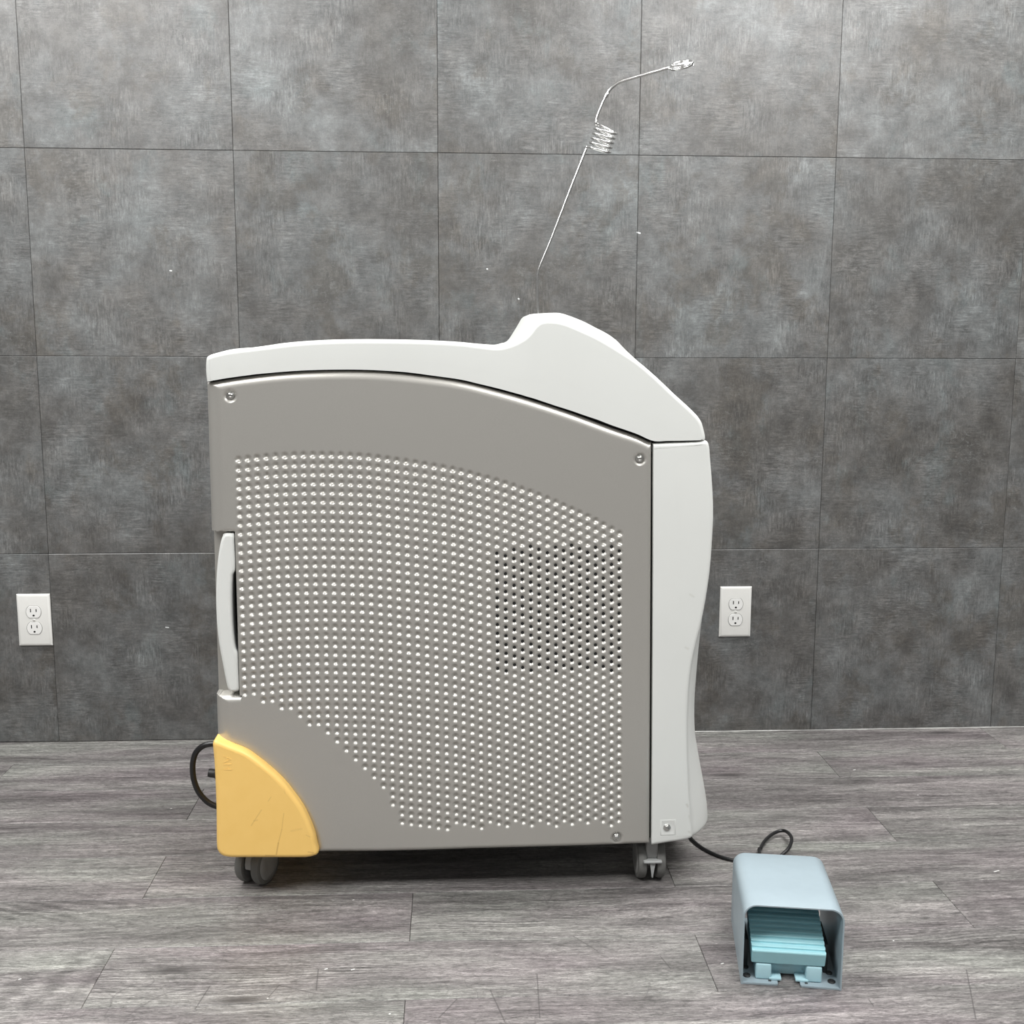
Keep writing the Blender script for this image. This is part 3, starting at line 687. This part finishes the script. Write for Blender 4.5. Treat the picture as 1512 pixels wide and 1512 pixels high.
# casters
def caster(cx, cy, ang, brake=False, swivel=(0, 0)):
    r = bpy.data.objects.new('caster', None); C.objects.link(r); r.parent = mach
    r.matrix_parent_inverse = world_of(mach).inverted(); r.matrix_basis = Matrix.Translation((cx, cy, 0)); r.empty_display_size = 0.03
    ax = Vector((math.cos(ang), math.sin(ang), 0)); fw = Vector((-ax.y, ax.x, 0))
    R = 0.037; c = Vector((cx, cy, R)); W = 0.0085
    for s in (-1, 1):
        o = c+ax*(0.0165*s)
        tp = [(0.012, -W*.9), (R-0.008, -W*.95), (R-0.0055, -W), (R-0.0018, -W*.8), (R-0.0004, -W*.35), (R, 0), (R-0.0004, W*.35), (R-0.0018, W*.8), (R-0.0055, W), (R-0.008, W*.95), (0.012, W*.9)]
        lathe('wheel', tp, o, ax, M_rubber, r, 40)
        hp = [(0, W*.8), (0.010, W*1.02), (0.020, W*1.1), (R-0.0095, W*1.02), (R-0.0078, W*0.86)]
        lathe('hub_cap', hp, o, ax*s, M_cast, r, 36)
    # fork body between the wheels and the stem
    bm = bmesh.new(); prof = []
    for k in range(15):
        a = math.radians(-55+k*250/14); prof.append((math.cos(a)*0.029, math.sin(a)*0.029))
    hw = 0.0068; A = []; B = []
    for (u, z) in prof:
        A.append(bm.verts.new(c-ax*hw+fw*u+Vector((0, 0, z+0.004)))); B.append(bm.verts.new(c+ax*hw+fw*u+Vector((0, 0, z+0.004))))
    n = len(A); bm.faces.new(A); bm.faces.new(B[::-1])
    for k in range(n): bm.faces.new([A[k], B[k], B[(k+1) % n], A[(k+1) % n]])
    bmesh.ops.bevel(bm, geom=list(bm.edges), offset=0.0012, segments=2, affect='EDGES')
    bm_obj('fork', bm, M_cast, r, angle=40)
    lathe('stem', [(0.0001, 0.050), (0.011, 0.050), (0.011, 0.084), (0.018, 0.086), (0.018, 0.094), (0.0001, 0.094)], (cx, cy, 0), (0, 0, 1), M_cast, r, 24)
    if brake:
        p = c-fw*0.030 if fw.y > 0 else c+fw*0.030
        d = -fw if fw.y > 0 else fw
        bm = bmesh.new()
        box_bm(bm, (-0.0165, -0.006, -0.0022), (0.0165, 0.010, 0.0026), 0.002, 3)
        bm.transform(Matrix.Translation(c+d*0.036+Vector((0, 0, 0.008))))
        bm_obj('brake_tab', bm, M_brake, r)
        bm = bmesh.new()
        vs = [(-0.006, 0, 0), (0.006, 0, 0), (0.002, 0, -0.016), (0.0013, 0, -0.029), (-0.0013, 0, -0.029), (-0.002, 0, -0.016)]
        A = [bm.verts.new(v) for v in vs]; B = [bm.verts.new((v[0], 0.006, v[2])) for v in vs]
        bm.faces.new(A); bm.faces.new(B[::-1])
        for k in range(6): bm.faces.new([A[k], B[k], B[(k+1) % 6], A[(k+1) % 6]])
        bmesh.ops.bevel(bm, geom=list(bm.edges), offset=0.0006, segments=1, affect='EDGES')
        bm.transform(Matrix.Translation(c+d*0.038+Vector((0, 0, 0.007))))
        bm_obj('brake_pointer', bm, M_brake, r)
        bm = bmesh.new(); box_bm(bm, (-0.0105, -0.0035, 0), (0.0105, 0.02, 0.040), 0.003, 3); bm.transform(Matrix.Translation(c+d*0.026+Vector((0, 0, 0.010)))); bm_obj('fork_cover', bm, M_cast, r)
    return r
f1 = (atf(390, 1305)+atf(362, 1300))/2
caster(f1.x+0.005, f1.y+0.004, math.radians(-24))
f2 = atf(959, 1297)
caster(f2.x, f2.y+0.010, 0.0, True)
caster(0.62, YK-0.08, math.radians(15)); caster(1.29, YK-0.07, math.radians(-8))

# bent wire arm with coil
YW = -0.62
WR = 0.0021
base_p = at3(794.6, 467, YW); base_p.z -= 0.03
lower = [base_p, at3(794.6, 461, YW), at3(793.6, 430, YW), at3(793.6, 412, YW), at3(794.2, 403, YW), at3(798, 391, YW), at3(815, 350, YW), at3(840, 285, YW), at3(866, 219, YW)]
arm = tube('wire_arm', smooth_path(lower, 6), WR, M_chrome, mach, 12)
# joint bead
tube('wire_joint', [at3(793.7, 406, YW), at3(794.4, 402, YW)], WR*1.35, M_chrome, arm, 12)
def coil():
    A = at3(884.3, 222.5, YW); B = at3(895.6, 189.0, YW); ax = (B-A).normalized()
    mj = Vector((ax.z, 0, -ax.x)); vd = (A-Vector(CAM)).normalized(); mn = (vd-mj*vd.dot(mj)+ax*0.04).normalized(); pts = []
    R = 0.0190; turns = 4.9; n = 170
    for k in range(n+1):
        t = k/n; a = PI+2*PI*turns*t
        pts.append(A+(B-A)*t + mj*(R*math.cos(a)) + mn*(R*math.sin(a)) )
    st = at3(865.8, 217.5, YW)
    pre = [st, st.lerp(pts[0], .5)+Vector((0, 0, 0.001))]
    return pts, pre
cp, pre = coil()
path = pre+cp[3:]+smooth_path([cp[-1]+Vector((-0.003, 0, 0.003)), at3(880, 184, YW), at3(880.3, 176.5, YW)], 4)
tube('coil_spring', path, 0.0023, M_chrome, arm, 12)
upper = [at3(880.3, 177, YW), at3(884, 166, YW), at3(889, 154, YW), at3(893.5, 144, YW), at3(896, 139.5, YW), at3(902, 131, YW), at3(911, 123.5, YW), at3(921, 119, YW), at3(945, 112, YW), at3(970, 105, YW), at3(988, 99.8, YW)]
up = smooth_path(upper, 6); rr = [0.0021 if i < 22 else 0.0027 for i in range(len(up))]
tube('upper_rod', up, rr, M_chrome, arm, 12)
tube('weld_bead', [at3(893.6, 144.5, YW), at3(895.8, 140.5, YW), at3(897.6, 137.5, YW)], [0.0027, 0.0036, 0.0027], M_chrome, arm, 12)
def pigtail():
    Cn = at3(1006.5, 98.2, YW); Cn2 = at3(1007.5, 93.4, YW)
    mj = (at3(1024, 93, YW)-at3(989, 103, YW)).normalized()
    mn = Vector((mj.z*-0.36, 0.93, mj.x*0.36)).normalized(); pts = []
    for k in range(121):
        t = k/120; a = PI+2*PI*1.95*t; c = Cn.lerp(Cn2, t)
        pts.append(c+mj*(0.0182*math.cos(a))+mn*(0.0182*math.sin(a)))
    return [at3(986, 100.5, YW)]+pts[2:]+[at3(1024.3, 93.2, YW), at3(1024.5, 97, YW)]
tube('hose_ring', pigtail(), 0.0022, M_chrome, arm, 12)

# rear power cord
yc = -0.60
pc = [at3(335, 1101, yc), at3(322, 1099, yc), at3(311, 1098.5, yc), at3(299, 1102, yc), at3(289.5, 1111, yc), at3(285.2, 1124, yc), at3(284.5, 1137, yc), at3(286.5, 1152, yc), at3(292.5, 1168, yc), at3(302, 1180, yc), at3(312, 1187.5, yc), at3(330, 1194, yc)]
cord0 = tube('power_cord', smooth_path(pc, 7), 0.0054, M_cord, mach, 14)
lathe('cord_gland', [(0.0001, 0), (0.007, 0), (0.008, 0.003), (0.008, 0.012), (0.011, 0.016), (0.011, 0.03), (0.0001, 0.03)], at3(307.8, 1141, yc), (1, 0, -0.15), M_black, mach, 20)

# ------------------------------------------------------------------ foot pedal
PO = atf(1094, 1453); ang = math.atan2(-0.0245, 0.1439)
ped = thing('foot_pedal', 'pale blue hooded foot pedal with ribbed cyan treadle on the wood floor', 'foot pedal', tuple(PO), ang)
PM = world_of(ped)
def ploc(bm): bm.transform(PM)
W_, L_, H_ = 0.1465, 0.193, 0.1275
def hood():
    # outer and inner outline of the folded sheet, in x,z, swept along depth
    t = 0.0026; r = 0.020
    def outline(o):
        w0, w1, h = o, W_-o, H_-o; rr = r-o; pts = [(w0, 0.0)]
        for k in range(9):
            a = PI-k*PI/2/8; pts.append((w0+rr+rr*math.cos(a), h-rr+rr*math.sin(a)))
        for k in range(9):
            a = PI/2-k*PI/2/8; pts.append((w1-rr+rr*math.cos(a), h-rr+rr*math.sin(a)))
        pts.append((w1, 0.0)); return pts
    O = outline(0); I = outline(t); bm = bmesh.new(); n = len(O)
    def top(y, z): return z*(1-0.085*max(0, y-0.02)/L_)
    def side(y): return 0.0
    rows = []
    for y, e in ((0.0, 0.0006), (0.0007, 0.0), (0.06, 0), (0.12, 0), (L_-0.0007, 0), (L_, 0.0006)):
        oo = []; ii = []
        for (x, z), (xi, zi) in zip(O, I):
            # near mouth leans back a little toward the floor
            f = 1-e/t*0.5; xo = x*f+xi*(1-f); zo = z*f+zi*(1-f); xq = xi*f+x*(1-f); zq = zi*f+z*(1-f)
            oo.append(bm.verts.new((xo, y, top(y, zo)))); ii.append(bm.verts.new((xq, y, top(y, zq))))
        rows.append((oo, ii))
    for (a, b), (c, d) in zip(rows[:-1], rows[1:]):
        for k in range(n-1):
            bm.faces.new([a[k], a[k+1], c[k+1], c[k]]); bm.faces.new([b[k+1], b[k], d[k], d[k+1]])
        bm.faces.new([a[0], c[0], d[0], b[0]]); bm.faces.new([c[-1], a[-1], b[-1], d[-1]])
    for (a, b) in (rows[0], rows[-1]):
        for k in range(n-1):
            bm.faces.new([a[k+1], a[k], b[k], b[k+1]])
    ploc(bm); return bm_obj('hood', bm, M_hood, ped, angle=30)
hood()
def baseplate():
    bm = bmesh.new(); t = 0.0026
    # two front flanges and the sheet behind, with the centre notch
    out = [(0.002, 0.0), (0.053, 0.001), (0.0545, 0.003), (0.0545, 0.016), (0.060, 0.018), (0.060, 0.035), (0.082, 0.035), (0.082, 0.018), (0.0875, 0.016), (0.0875, 0.003), (0.089, 0.001), (W_-0.002, 0.0), (W_-0.002, L_), (0.002, L_)]
    A = [bm.verts.new((x, y, 0.0006)) for x, y in out]; B = [bm.verts.new((x, y, 0.0006+t)) for x, y in out]; n = len(A)
    bm.faces.new(A[::-1]); bm.faces.new(B)
    for k in range(n): bm.faces.new([A[k], A[(k+1) % n], B[(k+1) % n], B[k]])
    ploc(bm); return bm_obj('base_plate', bm, M_hood, ped, angle=30)
baseplate()
def ped_box(name, lo, hi, mat, bev=0.001, seg=2, m=None):
    bm = bmesh.new(); box_bm(bm, lo, hi, bev, seg)
    if m is not None: bm.transform(m)
    ploc(bm); return bm_obj(name, bm, mat, ped)
def pedal_base():
    bm = bmesh.new()
    out = [(0.021, 0.013), (0.023, 0.010), (0.043, 0.010), (0.0445, 0.012), (0.0445, 0.017)]
    # base casting: two feet with recessed web between
    box_bm(bm, (0.022, 0.011, 0.0032), (0.0455, 0.150, 0.029), 0.003, 3)
    box_bm(bm, (0.096, 0.011, 0.0032), (0.1195, 0.150, 0.029), 0.003, 3)
    box_bm(bm, (0.040, 0.030, 0.0032), (0.100, 0.150, 0.027), 0.002, 2)
    box_bm(bm, (0.042, 0.010, 0.0032), (0.0605, 0.032, 0.0075), 0.0015, 2)
    box_bm(bm, (0.081, 0.010, 0.0032), (0.100, 0.032, 0.0075), 0.0015, 2)
    ploc(bm); return bm_obj('pedal_base', bm, M_cyan2, ped)
pedal_base()
def treadle():
    # ridged sloping plate: profile in y,z swept across x
    y0, z0, y1, z1 = 0.004, 0.0530, 0.150, 0.099
    L = math.hypot(y1-y0, z1-z0); ux, uz = (y1-y0)/L, (z1-z0)/L; nr = 15; step = L/nr; prof = []
    def P(s, h): return (y0+ux*s-uz*h, z0+uz*s+ux*h)
    prof.append(P(0.0, -0.0235)); prof.append(P(0.0, -0.002)); prof.append(P(0.0008, -0.0005)); prof.append(P(0.002, 0))
    for k in range(nr):
        s = k*step
        prof += [P(s+step*.38, 0.0), P(s+step*.46, -0.0004), P(s+step*.52, -0.0030), P(s+step*.86, -0.0030), P(s+step*.93, -0.0004), P(s+step*1.0, 0.0)]
    prof += [P(L, -0.003), P(L, -0.014), P(0.03, -0.0235)]
    bm = bmesh.new(); xs = [(0.0150, 0.0012), (0.0162, 0.0), (0.1218, 0.0), (0.1230, 0.0012)]; rows = []
    cy = sum(p[0] for p in prof)/len(prof); cz = sum(p[1] for p in prof)/len(prof)
    for x, ins in xs: rows.append([bm.verts.new((x, p[0]+(cy-p[0])*ins/0.03*0.3, p[1]+(cz-p[1])*ins/0.012*0.3)) for p in prof])
    n = len(prof)
    for a, b in zip(rows[:-1], rows[1:]):
        for k in range(n): bm.faces.new([a[k], a[(k+1) % n], b[(k+1) % n], b[k]])
    bm.faces.new(rows[0][::-1]); bm.faces.new(rows[-1])
    ploc(bm); return bm_obj('treadle', bm, M_cyan, ped, angle=25)
treadle()
def ped_pt(x, y, z): return PM @ Vector((x, y, z))
for (x, y) in ((0.0100, 0.019), (0.1345, 0.017)):
    lathe('rivet', [(0.0058, 0.0), (0.0058, 0.0016), (0.0045, 0.0026), (0.0026, 0.0030), (0.0022, 0.0022), (0, 0.0020)], ped_pt(x, y, 0.0030), (0, 0, 1), M_black, ped, 20)
for (x, y) in ((0.0100, 0.042), (0.1345, 0.040)):
    lathe('rivet', [(0.0050, 0.0), (0.0050, 0.0016), (0.004, 0.0026), (0.0001, 0.0030)], ped_pt(x, y, 0.0030), (0, 0, 1), M_black, ped, 20)
for (x, y) in ((0.043, 0.0085), (0.0965, 0.0080)):
    ped_box('slot_pin', (x-0.0022, y-0.0012, 0.0028), (x+0.0022, y+0.0012, 0.0044), M_black, 0.0003, 1)
ped_box('side_spring', (0.0065, 0.04, 0.003), (0.0130, 0.11, 0.05), M_black, 0.001)
ped_box('side_spring', (0.1255, 0.04, 0.003), (0.1320, 0.11, 0.05), M_black, 0.001)
# cord: from the machine's underside, behind the hood, one loop, into the hood's back
R_ = 0.0033
g = lambda x, y, z=R_: atf(x, y, z)
seg1 = [Vector((1.30, -0.60, 0.075)), Vector((1.315, -0.64, 0.03)), g(1010, 1226), g(1022, 1240), g(1036, 1251.5), g(1054, 1261), g(1072, 1267.5), g(1092, 1272), g(1118, 1276, .004), g(1142, 1271, .007), g(1155, 1262, .012), g(1165, 1252, .018), g(1169, 1240, .020), g(1166, 1232, .018), g(1159, 1227, .014), g(1151, 1227, .012), g(1140, 1232, .010), g(1130, 1241, .007), g(1123.5, 1252, .006), g(1121.5, 1262, .008), ped_pt(0.062, L_+0.012, 0.018), ped_pt(0.064, L_-0.02, 0.02), ped_pt(0.065, 0.145, 0.02)]
cp_ = smooth_path(seg1, 8)
tube('pedal_cord', cp_, R_, M_cord, ped, 12)

# ------------------------------------------------------------------ outlets
def outlet(cx, cz, label, roll=0.0):
    t = thing('wall_outlet', label, 'outlet', (cx, 0, cz), 0)
    W2, H2 = 0.0385, 0.0620
    R = Matrix.Translation((cx, 0, cz)) @ Matrix.Rotation(roll, 4, 'Y')
    bm = bmesh.new()
    rings = []
    for s, y in ((0, -0.0005), (0, -0.0036), (0.0008, -0.0048), (0.0050, -0.0066), (0.0056, -0.0067)):
        rings.append([bm.verts.new((sx*(W2-s), y, sz*(H2-s))) for sx, sz in ((-1, -1), (1, -1), (1, 1), (-1, 1))])
    for a, b in zip(rings[:-1], rings[1:]):
        for k in range(4): bm.faces.new([a[k], a[(k+1) % 4], b[(k+1) % 4], b[k]])
    bm.faces.new(rings[-1]); bm.faces.new(rings[0][::-1]); bm.transform(R)
    bm_obj('cover_plate', bm, M_outlet, t, angle=20)
    for dz in (0.0195, -0.0195):
        # receptacle face: round sides cut flat top and bottom
        pts = []
        for k in range(48):
            a = 2*PI*k/48; x = 0.0172*math.cos(a); z = max(-0.0140, min(0.0140, 0.0172*math.sin(a))); pts.append((x, z+dz))
        bm = bmesh.new()
        g0 = [bm.verts.new((x*1.055, -0.00675, (z-dz)*1.055+dz)) for x, z in pts]; g1 = [bm.verts.new((x*1.055, -0.0062, (z-dz)*1.055+dz)) for x, z in pts]
        bm.faces.new(g0); [bm.faces.new([g0[k], g1[k], g1[(k+1) % 48], g0[(k+1) % 48]]) for k in range(48)]
        bm.transform(R); rim = bm_obj('receptacle_gap', bm, M_rubber, t, smooth=False)
        bm = bmesh.new(); A = [bm.verts.new((x*0.975, -0.0078, (z-dz)*0.975+dz)) for x, z in pts]; A2 = [bm.verts.new((x, -0.0074, z)) for x, z in pts]; B = [bm.verts.new((x, -0.0060, z)) for x, z in pts]
        bm.faces.new(A)
        for k in range(48): bm.faces.new([A2[k], A2[(k+1) % 48], A[(k+1) % 48], A[k]]); bm.faces.new([B[k], B[(k+1) % 48], A2[(k+1) % 48], A2[k]])
        bm.transform(R); rc = bm_obj('receptacle', bm, M_outlet2, t, angle=30)
        for sx, hh in ((-0.0064, 0.0046), (0.0064, 0.0038)):
            bm = bmesh.new(); box_bm(bm, (sx-0.0011, -0.0080, dz+0.0035-hh+0.001), (sx+0.0011, -0.0070, dz+0.0035+hh)); bm.transform(R); bm_obj('slot', bm, M_dark, rc, smooth=False)
        bm = bmesh.new(); n = 14; a0 = []
        A = [bm.verts.new((0.0026*math.cos(2*PI*k/n), -0.0080, dz-0.0082+(0.0024 if math.sin(2*PI*k/n) > 0 else 0.0020)*math.sin(2*PI*k/n))) for k in range(n)]
        B = [bm.verts.new((v.co.x, -0.0070, v.co.z)) for v in A]; bm.faces.new(A); [bm.faces.new([A[k], B[k], B[(k+1) % n], A[(k+1) % n]]) for k in range(n)]
        bm.transform(R); bm_obj('ground_hole', bm, M_dark, rc, smooth=False)
    sc = lathe('screw', [(0.0032, -0.001), (0.0032, 0.0006), (0.0024, 0.0011), (0.0001, 0.0012)], R @ Vector((0, -0.0067, 0)), (0, -1, 0), M_outlet, t, 18)
    bm = bmesh.new(); box_bm(bm, (-0.0026, -0.0081, -0.0004), (0.0026, -0.0076, 0.0004)); bm.transform(R @ Matrix.Rotation(0.3, 4, 'Y')); bm_obj('slot', bm, M_rubber, sc, smooth=False)
    return t
outlet(-0.0397, 0.3010, 'white double wall outlet at the far left, beside the yellow-cornered end of the machine', 0.0)
outlet(1.6277, 0.3047, 'white double wall outlet to the right of the machine, above the foot pedal')
